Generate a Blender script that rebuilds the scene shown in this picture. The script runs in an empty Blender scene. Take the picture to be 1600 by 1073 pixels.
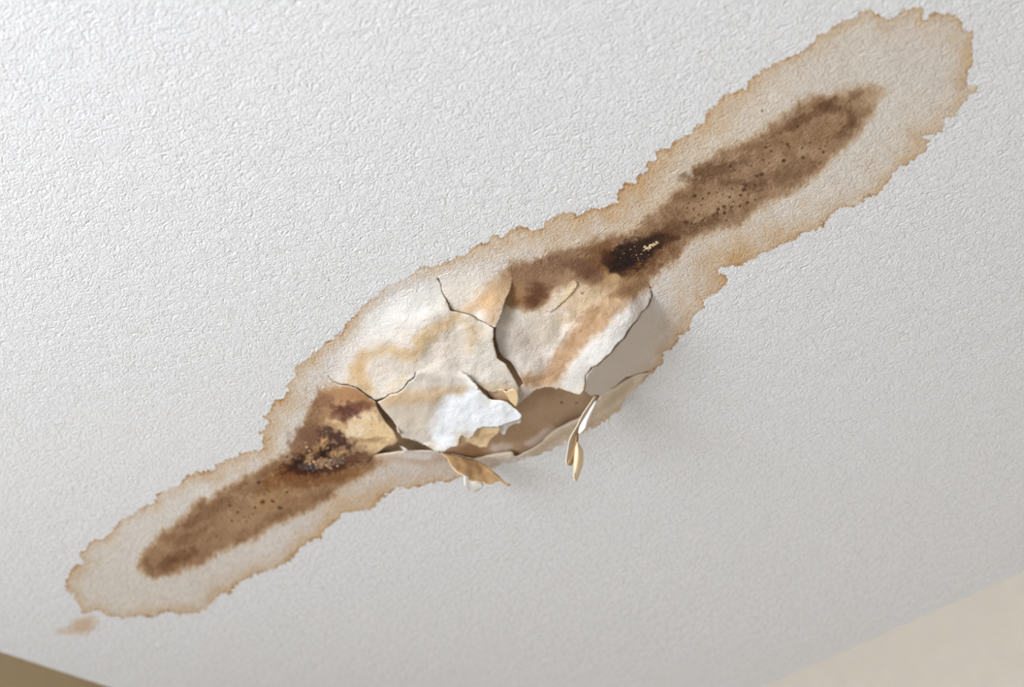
import bpy, math, random
import numpy as np
from mathutils import Vector, Matrix, geometry

# ------------------------------------------------------------------ camera
PITCH = math.radians(39.04)          # looking up at the ceiling
YAW = math.radians(48.92)            # room axis X lies 48.9 deg right of the view
F = 50.0 / 36.0 * 1600               # focal length in pixels of the 1600 x 1073 frame
CAM_Z, CEIL = 1.50, 2.50
SC = bpy.context.scene
FH = np.array([math.cos(YAW), math.sin(YAW), 0.0])        # horizontal view direction
RT = np.array([math.sin(YAW), -math.cos(YAW), 0.0])       # right
FW = FH * math.cos(PITCH) + np.array([0, 0, math.sin(PITCH)])
UPV = -FH * math.sin(PITCH) + np.array([0, 0, math.cos(PITCH)])
CAM = np.array([0.0, 0.0, CAM_Z])

def place(u, v, h=0.0):
    """world point h metres below the ceiling, seen at (u, v)"""
    u = np.asarray(u, float); v = np.asarray(v, float); h = np.asarray(h, float)
    d = FW + ((u - 800) / F)[..., None] * RT - ((v - 536.5) / F)[..., None] * UPV
    t = (CEIL - CAM_Z - h) / d[..., 2]
    return CAM + d * t[..., None]

def project(P):
    q = P - CAM
    w = q @ FW
    return 800 + F * (q @ RT) / w, 536.5 - F * (q @ UPV) / w

cd = bpy.data.cameras.new('camera'); cam = bpy.data.objects.new('camera', cd)
SC.collection.objects.link(cam)
R = Matrix([[RT[i], UPV[i], -FW[i]] for i in range(3)]).to_4x4()
cam.matrix_world = Matrix.Translation(CAM) @ R
cd.sensor_width = 36; cd.lens = 50; cd.clip_start = 0.01; cd.clip_end = 100
SC.camera = cam
cd.dof.use_dof = True; cd.dof.focus_distance = 1.50; cd.dof.aperture_fstop = 3.6

# ------------------------------------------------------------------ light
SC.view_settings.view_transform = 'Standard'; SC.view_settings.look = 'None'
SC.view_settings.gamma = 1.0; SC.view_settings.use_curve_mapping = False
SC.view_settings.exposure = 0.0
world = bpy.data.worlds.new('world'); SC.world = world; world.use_nodes = True
bgn = world.node_tree.nodes['Background']
bgn.inputs[0].default_value = (0.75, 0.85, 1.0, 1); bgn.inputs[1].default_value = 1.0

XR, YT = None, None
pr = place(1395, 983); pl = place(85, 1045.5)      # points on the two ceiling edges
WX1 = float(pr[0]); WY1 = float(pl[1])             # planes of the two far walls
WX0, WY0 = -1.80, -2.2
WIN = (0.00, 1.90, 0.60, 2.10)                     # window opening in the wall x = WX0: y0, y1, z0, z1

def area(name, loc, size, direction, power, col):
    l = bpy.data.lights.new(name, 'AREA'); l.shape = 'RECTANGLE'
    l.size, l.size_y = size; l.energy = power; l.color = col
    o = bpy.data.objects.new(name, l); SC.collection.objects.link(o)
    o.location = loc; o.rotation_euler = Vector(direction).to_track_quat('-Z', 'Y').to_euler()
    return o
area('window_daylight', (WX0 - 0.25, (WIN[0] + WIN[1]) / 2, (WIN[2] + WIN[3]) / 2),
     (WIN[1] - WIN[0], WIN[3] - WIN[2]), (1, 0.0, 0.25), 160, (0.865, 0.918, 1.0))
area('room_fill_light', (-1.2, -1.4, 0.9), (0.5, 0.5), (0.25, 0.45, 1), 4, (1.0, 0.96, 0.92))  # unseen fill light added low in the room, aimed up at the ceiling

# ------------------------------------------------------------------ helpers
COL = SC.collection
def mesh_obj(name, V, Fc, mats, parent=None, smooth=True, col=None, origin=None, attr=None):
    V = np.asarray(V, float)
    if origin is None: origin = np.zeros(3)
    me = bpy.data.meshes.new(name)
    if isinstance(Fc, np.ndarray) and Fc.ndim == 2:
        n = Fc.shape[1]
        me.vertices.add(len(V)); me.vertices.foreach_set('co', (V - origin).astype(np.float32).ravel())
        me.loops.add(Fc.size); me.loops.foreach_set('vertex_index', Fc.astype(np.int32).ravel())
        me.polygons.add(len(Fc)); me.polygons.foreach_set('loop_start', np.arange(0, Fc.size, n, dtype=np.int32))
        me.update(calc_edges=True); me.validate()
    else:
        me.from_pydata([tuple(p) for p in (V - origin)], [], [tuple(int(i) for i in f) for f in Fc]); me.update()
    if smooth: me.polygons.foreach_set('use_smooth', np.ones(len(me.polygons), dtype=bool))
    for m in (mats if isinstance(mats, (list, tuple)) else [mats]): me.materials.append(m)
    if col is not None:
        a = me.color_attributes.new('stain', 'FLOAT_COLOR', 'POINT')
        c4 = np.ones((len(V), 4), np.float32); c4[:, :3] = col
        a.data.foreach_set('color', c4.ravel())
    if col is not None:
        a = me.attributes.new('relief', 'FLOAT', 'POINT'); a.data.foreach_set('value', np.asarray(attr if attr is not None else np.ones(len(V)), np.float32))
    o = bpy.data.objects.new(name, me); COL.objects.link(o)
    if parent is not None: o.parent = parent
    elif origin is not None: o.location = origin
    return o
def empty(name, loc, label, cat, group=None):
    o = bpy.data.objects.new(name, None); COL.objects.link(o); o.location = loc; o.empty_display_size = 0.05
    o['label'] = label; o['category'] = cat
    if group: o['group'] = group
    return o
def box(x0, x1, y0, y1, z0, z1):
    V = [(x, y, z) for x in (x0, x1) for y in (y0, y1) for z in (z0, z1)]
    Fc = [(0, 1, 3, 2), (4, 6, 7, 5), (0, 4, 5, 1), (2, 3, 7, 6), (0, 2, 6, 4), (1, 5, 7, 3)]
    return V, Fc
def merge(parts):
    V, Fc = [], []
    for v, f in parts:
        n = len(V); V += list(v); Fc += [tuple(i + n for i in q) for q in f]
    return V, Fc
def struct(o): o['kind'] = 'structure'; return o

# numpy value noise
_rs = np.random.RandomState(7); _T = _rs.rand(512, 512)
def vnoise(x, y, s=0):
    x = x + 17.3 * s + 1000; y = y + 31.7 * s + 1000
    xi = np.floor(x).astype(int); yi = np.floor(y).astype(int)
    fx = x - xi; fy = y - yi
    fx = fx * fx * fx * (fx * (fx * 6 - 15) + 10); fy = fy * fy * fy * (fy * (fy * 6 - 15) + 10)
    a = _T[xi & 511, yi & 511]; b = _T[(xi + 1) & 511, yi & 511]
    c = _T[xi & 511, (yi + 1) & 511]; d = _T[(xi + 1) & 511, (yi + 1) & 511]
    return (a * (1 - fx) + b * fx) * (1 - fy) + (c * (1 - fx) + d * fx) * fy
def fbm(x, y, s=0, o=4):
    """about -1..1"""
    r = 0; a = 1; t = 0
    for i in range(o):
        # rotate every octave so that no grid shows
        x, y = 0.8 * x - 0.6 * y, 0.6 * x + 0.8 * y
        r = r + a * (vnoise(x, y, s + 5 * i) * 2 - 1); t += a; a *= 0.55; x = x * 2.03; y = y * 2.03
    return r / t * 1.7
def smooth(a, b, x):
    t = np.clip((x - a) / (b - a), 0, 1); return t * t * (3 - 2 * t)

def seg_dist(u, v, pts, rad=None, closed=False):
    """distance to a polyline minus the interpolated radius"""
    pts = np.asarray(pts, float); n = len(pts); best = np.full(u.shape, 1e9)
    for i in range(n if closed else max(n - 1, 1)):
        a = pts[i]; b = pts[(i + 1) % n]
        ab = b[:2] - a[:2]; L = (ab ** 2).sum() + 1e-9
        t = np.clip(((u - a[0]) * ab[0] + (v - a[1]) * ab[1]) / L, 0, 1)
        d = np.hypot(u - a[0] - t * ab[0], v - a[1] - t * ab[1])
        if rad is not None: d = d - (rad[i] + t * (rad[(i + 1) % n] - rad[i]))
        np.minimum(best, d, out=best)
    return best
def inside(u, v, pts):
    pts = np.asarray(pts, float); r = np.zeros(u.shape, bool); n = len(pts)
    for i in range(n):
        x0, y0 = pts[i][:2]; x1, y1 = pts[(i + 1) % n][:2]
        if y0 == y1: continue
        c = (y0 > v) != (y1 > v)
        r ^= c & (u < (x1 - x0) * (v - y0) / (y1 - y0) + x0)
    return r
def sdf(u, v, pts):
    """positive inside"""
    d = seg_dist(u, v, pts, closed=True)
    return np.where(inside(u, v, pts), d, -d)
def lin(c):
    c = np.asarray(c, float) / 255.0
    return np.where(c <= 0.04045, c / 12.92, ((c + 0.055) / 1.055) ** 2.4)

# ------------------------------------------------------------------ outlines of the stain (ceiling coordinates)
OUTER = [(104,920),(101,905),(110,897),(117,884),(129,881),(131,878),(125,865),(134,857),(144,845),(160,842),(172,836),(180,822),(192,811),(212,800),(220,796),
(232,790),(242,782),(246,772),(262,764),(280,757),(287,747),(307,736),(327,735),(337,736),(336,726),(342,722),(355,717),(362,713),(372,714),(374,707),
(387,706),(400,705),(411,699),(409,687),(410,680),(401,675),(412,669),(420,660),(414,651),(422,640),(430,627),(442,622),(452,612),(450,604),
(460,585),(462,572),(480,560),(497,547),(515,532),(525,526),(537,515),(542,505),(555,492),(565,477),(580,467),(595,457),(605,447),(622,442),(637,431),(655,421),(675,415),
(690,411),(705,405),(732,394),(747,381),(764,380),(766,370),(775,367),(785,370),(795,361),(815,354),(835,359),(850,356),(851,349),(865,340),(880,330),(887,332),(899,331),
(900,339),(915,330),(925,324),(932,327),(950,321),(966,316),(964,300),(975,289),(985,287),(996,286),(997,277),(1012,265),(1011,255),(1024,250),(1024,237),(1032,233),(1047,232),
(1056,220),(1075,211),(1085,205),(1085,200),(1104,190),(1102,180),(1112,170),(1125,155),(1135,146),(1150,145),(1165,140),(1170,129),(1190,110),(1212,98),(1225,90),(1250,82),
(1265,72),(1275,55),(1292,51),(1307,39),(1320,29),(1342,25),(1345,16),(1360,16),(1370,24),(1384,31),(1400,24),(1412,16),(1430,12),(1441,11),(1445,17),(1442,31),(1462,19),
(1477,22),(1495,25),(1504,37),(1506,46),(1521,47),(1519,67),(1517,82),(1521,102),(1515,110),(1512,125),(1509,137),(1525,131),(1526,142),(1515,152),(1500,167),(1492,184),
(1472,186),(1475,197),(1472,205),(1442,212),(1450,220),(1445,237),(1430,250),(1405,260),(1395,272),(1382,292),(1372,302),(1352,309),(1332,322),(1312,325),(1292,340),
(1282,355),(1277,365),(1271,359),(1252,366),(1237,375),(1220,382),(1202,392),(1187,396),(1184,404),(1165,405),(1160,415),(1142,416),(1122,420),(1121,427),(1135,431),
(1136,445),(1120,456),(1100,470),(1099,480),(1087,490),(1080,507),(1077,517),(1062,524),(1055,540),(1037,552),(1037,565),(1027,577),(1010,590),(1000,602),(982,612),
(975,630),(965,647),(935,662),(900,682),(860,703),(820,716),(790,722),(765,732),(740,740),(722,745),(705,751),(670,755),(655,760),(632,762),(617,761),(607,770),(592,780),(587,790),(577,796),
(557,800),(535,799),(530,810),(520,816),(512,825),(503,833),(501,840),(480,847),(460,865),(450,876),(425,891),(405,896),(385,905),(367,915),(362,926),(345,926),
(337,935),(325,950),(305,957),(285,959),(262,956),(240,964),(215,962),(192,967),(175,964),(162,956),(152,954),(127,957),(127,947),(117,937),(115,927)]

# the opened blister: where the paint has come away from the board (ceiling coordinates)
BLISTER = [(512,584),(514,560),(530,540),(560,503),(600,468),(640,446),(682,431),(720,420),(760,413),(798,422),(815,420),(860,403),(920,394),(970,402),(1005,425),(1018,447),
(1036,480),(1045,520),(1043,550),(1022,577),(1000,612),(975,638),(940,657),(900,677),(860,697),(820,717),(780,724),(740,727),(715,737),(690,749),(640,749),(590,736),(575,720),
(548,712),(520,698),(503,676),(496,650),(498,612)]

# ------------------------------------------------------------------ the colours of the stained paint
CLEAN = np.array([226.0, 226.0, 226.0])
def mix(c, col, w):
    return c + (np.asarray(col, float) - c) * np.clip(w, 0, 1)[:, None]
def idw(u, v, pts):
    W = 0; A = 0
    for p in pts:
        w = 1 / ((u - p[0]) ** 2 + (v - p[1]) ** 2 + 400.0) ** 1.5
        W = W + w; A = A + w[:, None] * np.array(p[2:], float)
    return A / W[:, None]

CORE_LOW = [(219,884),(226,862),(240,850),(255,832),(268,826),(290,808),(300,793),(317,780),(328,785),(345,768),(365,758),(385,745),(405,735),(430,722),(448,708),(460,697),(467,687),(475,668),(480,650),
(495,625),(510,615),(532,606),(560,606),(588,626),(597,652),(608,672),(622,689),(612,698),(585,712),(600,722),(583,731),(566,736),(555,748),(535,757),(520,775),(495,785),(478,798),(455,806),(430,818),(400,838),(370,848),(345,858),(320,874),(290,887),(262,899),(235,900)]
CORE_UP = [(1378,141),(1355,137),(1325,142),(1300,150),(1275,153),(1250,162),(1232,180),(1205,196),(1180,215),(1155,226),(1125,238),(1110,250),(1090,258),(1083,275),(1070,288),(1050,305),(1040,318),
(1020,333),(1008,345),(990,363),(975,366),(950,370),(930,380),(900,390),(880,393),(860,399),(848,412),(820,412),(800,412),(788,432),(778,450),(775,480),(790,478),(815,482),(838,484),(856,474),(862,455),(880,446),
(900,440),(915,447),(960,460),(990,462),(1006,450),(1018,432),(1035,418),(1055,404),(1066,385),(1085,372),(1105,366),(1125,355),(1155,350),(1175,332),(1205,313),(1222,306),(1250,288),(1275,270),(1300,248),
(1325,222),(1345,200),(1358,180),(1362,160)]
STREAK = [(1012,447),(985,468),(962,492),(945,512),(922,530),(900,553),(884,580),(872,598),(850,604),(822,603),(808,596),(815,588),(845,578),(862,560),(880,532),(900,508),(925,488),(940,466),(960,452),(985,440)]

def blob(c, u, v, cen, r, ang, col, op, feather=0.5, nz=0.35, ns=9, seed=0, m=None):
    """soft ellipse with a ragged rim"""
    R_ = max(r) * 1.9
    k = (np.abs(u - cen[0]) < R_) & (np.abs(v - cen[1]) < R_)
    if m is not None: k &= m
    if not k.any(): return c
    uu, vv = u[k], v[k]; a = math.radians(ang); x = uu - cen[0]; y = vv - cen[1]
    x, y = x * math.cos(a) + y * math.sin(a), -x * math.sin(a) + y * math.cos(a)
    q = np.hypot(x / r[0], y / r[1]) + nz * fbm(uu / ns, vv / ns, 50 + seed, 3)
    c[k] = mix(c[k], col, op * (1 - smooth(1 - feather, 1 + feather, q)))
    return c
def stroke(c, u, v, pts, rad, col, op, feather=8, nz=4, ns=10, seed=0, m=None):
    P = np.asarray(pts, float); R_ = max(rad) + feather * 2 + nz * 2
    k = (u > P[:, 0].min() - R_) & (u < P[:, 0].max() + R_) & (v > P[:, 1].min() - R_) & (v < P[:, 1].max() + R_)
    if m is not None: k &= m
    if not k.any(): return c
    uu, vv = u[k], v[k]
    d = seg_dist(uu, vv, P, rad) + nz * fbm(uu / ns, vv / ns, 70 + seed, 3)
    c[k] = mix(c[k], col, op * (1 - smooth(-feather, feather, d)))
    return c

def paint(u, v, piece=None):
    """albedo of the paint (sRGB 0..255); piece adds the marks that only one flap carries"""
    n = len(u); c = np.repeat(CLEAN[None], n, 0)
    ragged = 2.6 * fbm(u / 9.0, v / 9.0, 1, 4) + 1.6 * fbm(u / 3.5, v / 3.5, 2, 2)
    D0 = sdf(u, v, OUTER)
    D = D0 + ragged
    # K: strength of the tide mark, W: its width
    KW = idw(u, v, [(110,900,.8,9),(200,800,.55,7),(150,955,.75,6),(290,955,.75,9),(350,925,.85,10),(430,885,.75,10),(500,835,.85,14),(575,790,.9,17),(640,757,.7,12),(700,748,.6,9),
        (270,760,.8,7),(350,720,1.05,10),(400,705,.95,12),(415,650,.95,14),(470,570,.75,13),(540,510,.7,11),(600,455,.38,10),(660,425,.5,12),(740,390,.75,10),(800,365,.8,15),
        (880,335,.95,20),(970,300,1.1,22),(1030,240,.95,15),(1110,175,.9,16),(1200,105,.7,11),(1300,50,.62,12),(1430,20,.7,12),(1515,90,.8,13),(1500,160,.5,14),(1430,240,.6,19),
        (1370,300,.6,12),(1270,350,.85,14),(1200,390,.95,20),(1120,430,.95,36),(1160,400,.95,30),(1090,480,.8,22),(1060,530,.75,15),(1020,580,.7,16),(980,620,.5,16),(900,680,.25,10),(800,720,.15,9)])
    K = KW[:, 0] * (0.85 + 0.35 * fbm(u / 28, v / 28, 3, 3)); W = 1.3 * KW[:, 1] * (1 + 0.35 * fbm(u / 20, v / 20, 4, 3))
    tint = idw(u, v, [(150,900,216,208,194),(300,900,216,207,193),(250,800,220,213,201),(400,740,224,215,204),(450,650,222,213,200),(520,520,224,217,208),(640,470,224,221,216),(740,430,224,215,203),(880,370,220,207,190),
        (1030,300,216,199,176),(1150,190,218,205,186),(1300,100,214,204,188),(1450,100,213,203,188),(1400,200,216,207,192),(1250,310,220,210,196),(1150,380,219,208,193),(1080,430,218,208,196),(1050,500,218,209,199),(640,740,213,201,188),(950,640,213,197,175),(480,800,216,207,196),(600,760,212,201,188)])
    tint = tint + np.array([-1., 0, 4]) + 3.5 * fbm(u / 14, v / 14, 5, 4)[:, None]
    ins = smooth(-0.8, 0.8, D)
    c = c + (tint - c) * ins[:, None]
    body = np.exp(-(np.maximum(D, 0) / W) ** 1.35)
    c = mix(c, (194, 155, 108), 0.9 * K * body * ins)
    inner = np.exp(-np.maximum(D, 0) / (2.6 * W)) * np.clip(0.5 + 0.9 * fbm(u / 16, v / 16, 6, 4), 0, 1)
    c = mix(c, (208, 178, 138), 0.26 * K * inner * ins)
    line = np.exp(-(np.maximum(D - 0.8, 0) / 1.7) ** 2)
    c = mix(c, (143, 101, 62), 0.62 * np.clip(K - 0.1 + 0.5 * fbm(u / 12, v / 12, 8, 2), 0, 1) * line * ins)
    # ---- lower core
    fib = fbm(u / 5.0, v / 8.0, 11, 3)
    k = (u < 660) & (u > 190) & (v > 580)
    if k.any():
        uu, vv = u[k], v[k]; cc = c[k]; D1 = sdf(uu, vv, CORE_LOW)
        d = D1 + 3.2 * fib[k] + 2.6 * fbm(uu / 14, vv / 14, 12, 3)
        wr = smooth(-7, 6, d)
        cc = mix(cc, (196, 165, 126), 0.65 * smooth(-11, -1, d))
        t = np.clip(0.5 + 0.55 * fbm(uu / 13, vv / 13, 13, 4), 0, 1)
        base = np.array([174., 139, 106]) * (1 - t[:, None]) + np.array([146., 110, 80]) * t[:, None]
        cc = cc + (base - cc) * (0.92 * wr)[:, None]
        rim = np.exp(-((d - 10) / 8.0) ** 2) * np.clip(0.55 + 0.7 * fbm(uu / 17, vv / 17, 14, 3), 0, 1)
        cc = mix(cc, (118, 84, 55), 0.62 * rim)
        c[k] = cc
    lowcore = [((285,868),(26,9),-28,(112,76,48),.62),((262,876),(18,8),-20,(100,66,42),.5),((300,838),(28,9),-32,(118,84,56),.5),((320,805),(30,8),-38,(118,84,56),.5),((350,790),(16,9),-38,(112,80,54),.45),
        ((390,808),(34,14),-30,(172,138,102),.55),((355,832),(30,12),-30,(168,134,100),.5),((432,772),(30,16),-25,(172,136,92),.6),((445,745),(30,14),-25,(150,110,66),.5),((410,762),(14,9),-20,(120,84,48),.45),
        ((470,745),(26,16),-15,(118,72,36),.6),((470,785),(26,12),-25,(150,114,76),.5)]
    for i, b in enumerate(lowcore): c = blob(c, u, v, *b, feather=.6, nz=.45, ns=8, seed=i)
    # warm tan on the lower left flap, mould around it
    for i, b in enumerate([((520,640),(28,34),-35,(176,136,98),.85),((558,620),(34,15),12,(172,128,88),.85),((595,628),(22,10),40,(150,108,74),.5),((575,668),(50,26),12,(226,196,152),.95),((560,650),(22,10),10,(228,206,172),.8),
        ((592,690),(28,14),-30,(228,200,156),.85),((556,672),(18,11),0,(238,222,194),.6),((566,688),(38,3.4),4,(176,140,100),.55),((585,686),(14,3),-5,(150,112,76),.5),((590,706),(22,5),-12,(214,184,144),.7),
        ((504,628),(16,12),-30,(136,94,70),.7),((497,645),(12,22),15,(150,116,86),.6),((541,643),(20,13),10,(94,54,42),.92),((556,636),(18,7),-5,(100,60,48),.8),((529,651),(12,6),0,(120,82,64),.6),((570,631),(16,5),12,(112,72,52),.7),
        ((478,688),(22,22),-20,(140,104,78),.75),((490,680),(22,16),0,(122,86,64),.65),((463,696),(10,5),-10,(146,112,86),.75)]):
        c = blob(c, u, v, *b, feather=.5, nz=.4, ns=8, seed=20 + i)
    for i, b in enumerate([((452,738),(40,12),-22,(128,80,42),.7),((470,727),(28,11),-15,(88,48,24),.85),((500,730),(44,12),-6,(60,30,18),.9),((492,722),(34,13),0,(38,22,17),.9),((532,722),(28,9),-14,(82,48,32),.85),
        ((555,715),(24,8),-8,(112,76,54),.75),((514,700),(16,10),10,(58,36,30),.9),((530,686),(22,9),24,(66,42,36),.88),((512,676),(12,8),20,(84,58,46),.8),((502,707),(14,8),-5,(34,22,18),.95),((485,708),(14,10),0,(110,76,52),.6),
        ((545,740),(30,8),-18,(150,108,66),.6),((505,748),(40,9),-12,(126,80,44),.65),((507,692),(6,8),20,(196,150,98),.85),((530,707),(13,5),-6,(196,154,104),.85),((502,724),(14,7),-8,(190,148,108),.9),((484,716),(6,9),30,(190,146,98),.8),
        ((514,724),(9,4),0,(168,138,112),.7),((495,700),(5,9),15,(190,146,98),.7),((478,728),(10,5),0,(92,80,76),.8),((525,719),(12,4),-10,(156,130,110),.7)]):
        c = blob(c, u, v, *b, feather=.45, nz=.55, ns=5, seed=50 + i)
    # ---- upper core
    k = (u > 750) & (v < 500)
    if k.any():
        uu, vv = u[k], v[k]; cc = c[k]; D1 = sdf(uu, vv, CORE_UP)
        d = D1 + 2.6 * fib[k] + 3.0 * fbm(uu / 15, vv / 15, 15, 3)
        soft = np.clip(5 + (uu - 1200) / 45, 5, 9)
        cc = mix(cc, (198, 170, 134), 0.6 * smooth(-14, 0, d))
        t = np.clip(0.5 + 0.6 * fbm(uu / 15, vv / 15, 16, 4), 0, 1)
        base = np.array([172., 141, 110]) * (1 - t[:, None]) + np.array([142., 110, 80]) * t[:, None]
        cc = cc + (base - cc) * (0.93 * smooth(-soft - 2, soft + 2, d))[:, None]
        rim = np.exp(-((d - 9) / 7.0) ** 2) * np.clip(0.4 + 0.7 * fbm(uu / 17, vv / 17, 17, 3), 0, 1)
        cc = mix(cc, (116, 84, 58), 0.4 * rim)
        c[k] = cc
    for i, b in enumerate([((1270,178),(44,7),-30,(104,72,46),.6),((1298,168),(16,7),5,(96,66,42),.6),((1330,182),(7,14),-10,(104,70,46),.65),((1318,206),(24,7),-32,(104,72,48),.65),((1240,196),(20,7),-30,(112,78,50),.5),
        ((1110,268),(40,12),-12,(98,68,44),.7),((1140,285),(26,7),-5,(104,74,48),.5),((1175,292),(20,8),-20,(92,62,40),.55),((1105,345),(36,7),-25,(98,68,44),.65),((1060,350),(26,20),-50,(108,78,54),.65),
        ((1085,300),(22,12),-40,(122,90,62),.6),((1120,318),(34,13),-20,(178,148,116),.8),((1080,330),(22,10),-20,(164,132,100),.6),((1235,270),(36,13),-32,(118,86,60),.6),((1190,230),(30,10),-28,(126,92,64),.5),
        ((1225,225),(24,9),-20,(150,116,82),.5),((1290,210),(24,12),-30,(150,114,80),.5),((1362,150),(22,10),-20,(200,176,144),.5)]):
        c = blob(c, u, v, *b, feather=.6, nz=.5, ns=8, seed=80 + i)
    # brown around the dark wet spot, down to the right flap
    c = stroke(c, u, v, STREAK + STREAK[:1], [1] * (len(STREAK) + 1), (176, 140, 106), 0.0)
    k = (u > 790) & (u < 1030) & (v > 430) & (v < 620)
    if k.any():
        uu, vv = u[k], v[k]; d = sdf(uu, vv, STREAK) + 3.5 * fib[k] + 3 * fbm(uu / 14, vv / 14, 18, 3)
        t = np.clip(0.5 + 0.5 * fbm(uu / 14, vv / 14, 19, 3), 0, 1)[:, None]
        base = np.array([186., 150, 114]) * (1 - t) + np.array([166., 130, 96]) * t
        c[k] = c[k] + (base - c[k]) * (0.9 * smooth(-8, 6, d))[:, None]
    for i, b in enumerate([((925,470),(60,24),-25,(204,176,140),.8),((900,455),(30,12),-30,(208,182,148),.6),((960,430),(30,14),-10,(196,160,112),.8),((990,440),(26,14),-30,(150,114,80),.6),((975,455),(24,9),-20,(132,98,68),.7),((925,490),(22,10),-35,(146,110,78),.6),
        ((818,440),(30,26),-20,(146,112,84),.85),((838,458),(20,17),60,(96,62,40),.9),((833,470),(12,8),0,(86,52,30),.7),((806,462),(16,12),0,(160,120,78),.6),((805,472),(12,5),-20,(134,92,52),.5),((868,412),(30,15),-18,(122,90,68),.8),((915,415),(30,16),5,(104,72,52),.85),((930,430),(14,14),30,(90,58,40),.6),
        ((845,425),(26,14),-10,(142,108,82),.7),((902,396),(34,9),-10,(150,120,92),.6),
        ((1010,402),(44,20),-24,(112,74,44),.85),((940,398),(26,22),0,(118,80,48),.75),((1030,372),(34,14),-32,(104,70,42),.8)]):
        c = blob(c, u, v, *b, feather=.6, nz=.4, ns=9, seed=110 + i)
    for i, b in enumerate([((983,400),(36,21),-20,(40,19,10),.98),((968,408),(22,15),0,(34,15,8),.95),((1014,383),(30,13),-28,(46,24,13),.96),((1038,374),(22,6),-12,(72,44,26),.8),((950,400),(12,12),0,(74,42,24),.7)]):
        c = blob(c, u, v, *b, feather=.32, nz=.3, ns=8, seed=140 + i)
    # pits and specks in the dry brown
    for (pu, pv, rr) in SPECKS:
        c = blob(c, u, v, (pu, pv), (rr * 1.3, rr), -20, (70, 42, 24), .8, feather=.5, nz=.3, ns=3, seed=int(pu) % 7)
    # fine soaked-paper mottling, only where stained
    c = c + (ins * 3.0 * fbm(u / 4.0, v / 4.0, 21, 2))[:, None] * np.array([1, 1.05, 1.1])
    # ---- flap-only marks
    TAN = (194, 166, 128)
    if piece in ('flap_large', 'flap_lower'):
        m = smooth(3, 50, sdf(u, v, BLISTER))
        pale = np.array([206., 195, 181])
        if piece == 'flap_large':
            c = c + (pale + 2.5 * fbm(u / 20, v / 20, 30, 3)[:, None] - c) * m[:, None]
            c = blob(c, u, v, (603, 500), (44, 28), -35, (217, 213, 206), .85, feather=.8)
            c = blob(c, u, v, (655, 480), (46, 26), -35, (214, 210, 204), .7, feather=.8)
            c = blob(c, u, v, (625, 600), (30, 12), -10, (219, 215, 208), .7, feather=.8)
            c = blob(c, u, v, (745, 570), (30, 44), 10, (216, 209, 199), .6, feather=.8)
            c = stroke(c, u, v, [(553,590),(568,556),(610,546),(645,556),(662,536),(690,506),(718,494)], [10,9,7,8,8,9,6], TAN, .85, feather=9, nz=5, ns=12, seed=1)
            c = stroke(c, u, v, [(570,606),(560,580)], [14,11], (198,166,124), .8, feather=9, nz=5, seed=2)
            c = stroke(c, u, v, [(655,530),(668,522)], [10,8], (196,164,122), .55, feather=7, nz=4, seed=3)
            c = stroke(c, u, v, [(730,505),(741,520),(733,545)], [10,11,6], TAN, .6, feather=10, nz=5, seed=4)
            c = stroke(c, u, v, [(628,592),(606,610)], [6,5], (222,198,162), .6, feather=8, nz=4, seed=5)
            c = stroke(c, u, v, [(752,606),(790,608),(806,626)], [5,9,7], (226,201,162), .75, feather=8, nz=4, seed=6)
            c = blob(c, u, v, (760, 575), (36, 22), 20, (226, 218, 206), .5, feather=.7)
        else:
            c = c + (np.array([206., 196, 183]) - c) * m[:, None]
            c = stroke(c, u, v, [(605,622),(650,620),(690,616),(733,610)], [12,13,9,3], (204,176,140), .85, feather=9, nz=4, ns=14, seed=7)
            c = stroke(c, u, v, [(715,640),(690,668),(700,700)], [26,22,12], (230,233,236), .98, feather=8, nz=5, ns=14, seed=8)
            c = stroke(c, u, v, [(748,618),(760,645),(800,650)], [20,36,30], (230,233,236), .98, feather=9, nz=5, ns=14, seed=9)
            c = stroke(c, u, v, [(730,590),(745,606),(765,628)], [5,6,5], (236,234,230), .8, feather=5, nz=2, seed=10)
            c = blob(c, u, v, (645, 655), (34, 18), 10, (214, 198, 176), .5, feather=.7)
    if piece == 'tongue':
        m = smooth(3, 34, sdf(u, v, BLISTER))
        c = c + (np.array([218., 208, 195]) - c) * m[:, None]
        c = stroke(c, u, v, [(795,440),(775,460),(745,475),(722,484)], [14,17,11,5], (190,156,118), .85, feather=10, nz=6, ns=12, seed=11)
        c = stroke(c, u, v, [(765,470),(771,500)], [15,9], (196,162,124), .8, feather=8, nz=4, seed=12)
    if piece == 'flap_right':
        c = stroke(c, u, v, [(800,510),(820,545),(840,565)], [18,24,12], (197,185,171), .9, feather=14, nz=5, ns=16, seed=13)
        c = stroke(c, u, v, [(850,510),(865,530)], [24,14], (198,184,166), .85, feather=14, nz=5, ns=16, seed=14)
        c = stroke(c, u, v, [(975,510),(945,545),(915,575),(890,600)], [14,20,20,12], (206,201,194), .95, feather=7, nz=6, ns=12, seed=15)
        for pl_, cl_ in (([(903,500),(892,512),(885,522),(874,542),(862,562)], (166,138,112)), ([(846,592),(858,587),(868,580),(880,570)], (128,98,70)), ([(866,592),(874,582),(882,566)], (132,102,74)), ([(820,598),(840,592),(852,584)], (150,120,90)), ([(876,476),(868,486)], (150,124,98))):
            c = stroke(c, u, v, pl_, [.7] * len(pl_), cl_, .55, feather=1.8, nz=.8, ns=6, seed=19)  # wrinkle creases, their shade drawn into the colour as thin dark strokes
        c = stroke(c, u, v, [(893,452),(880,470)], [7,4], (214,190,154), .7, feather=5, nz=2, seed=16)
    if piece == 'facet':
        m = smooth(4, 34, sdf(u, v, BLISTER))
        c = c + (np.array([216., 206, 196]) - c) * m[:, None]
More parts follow.
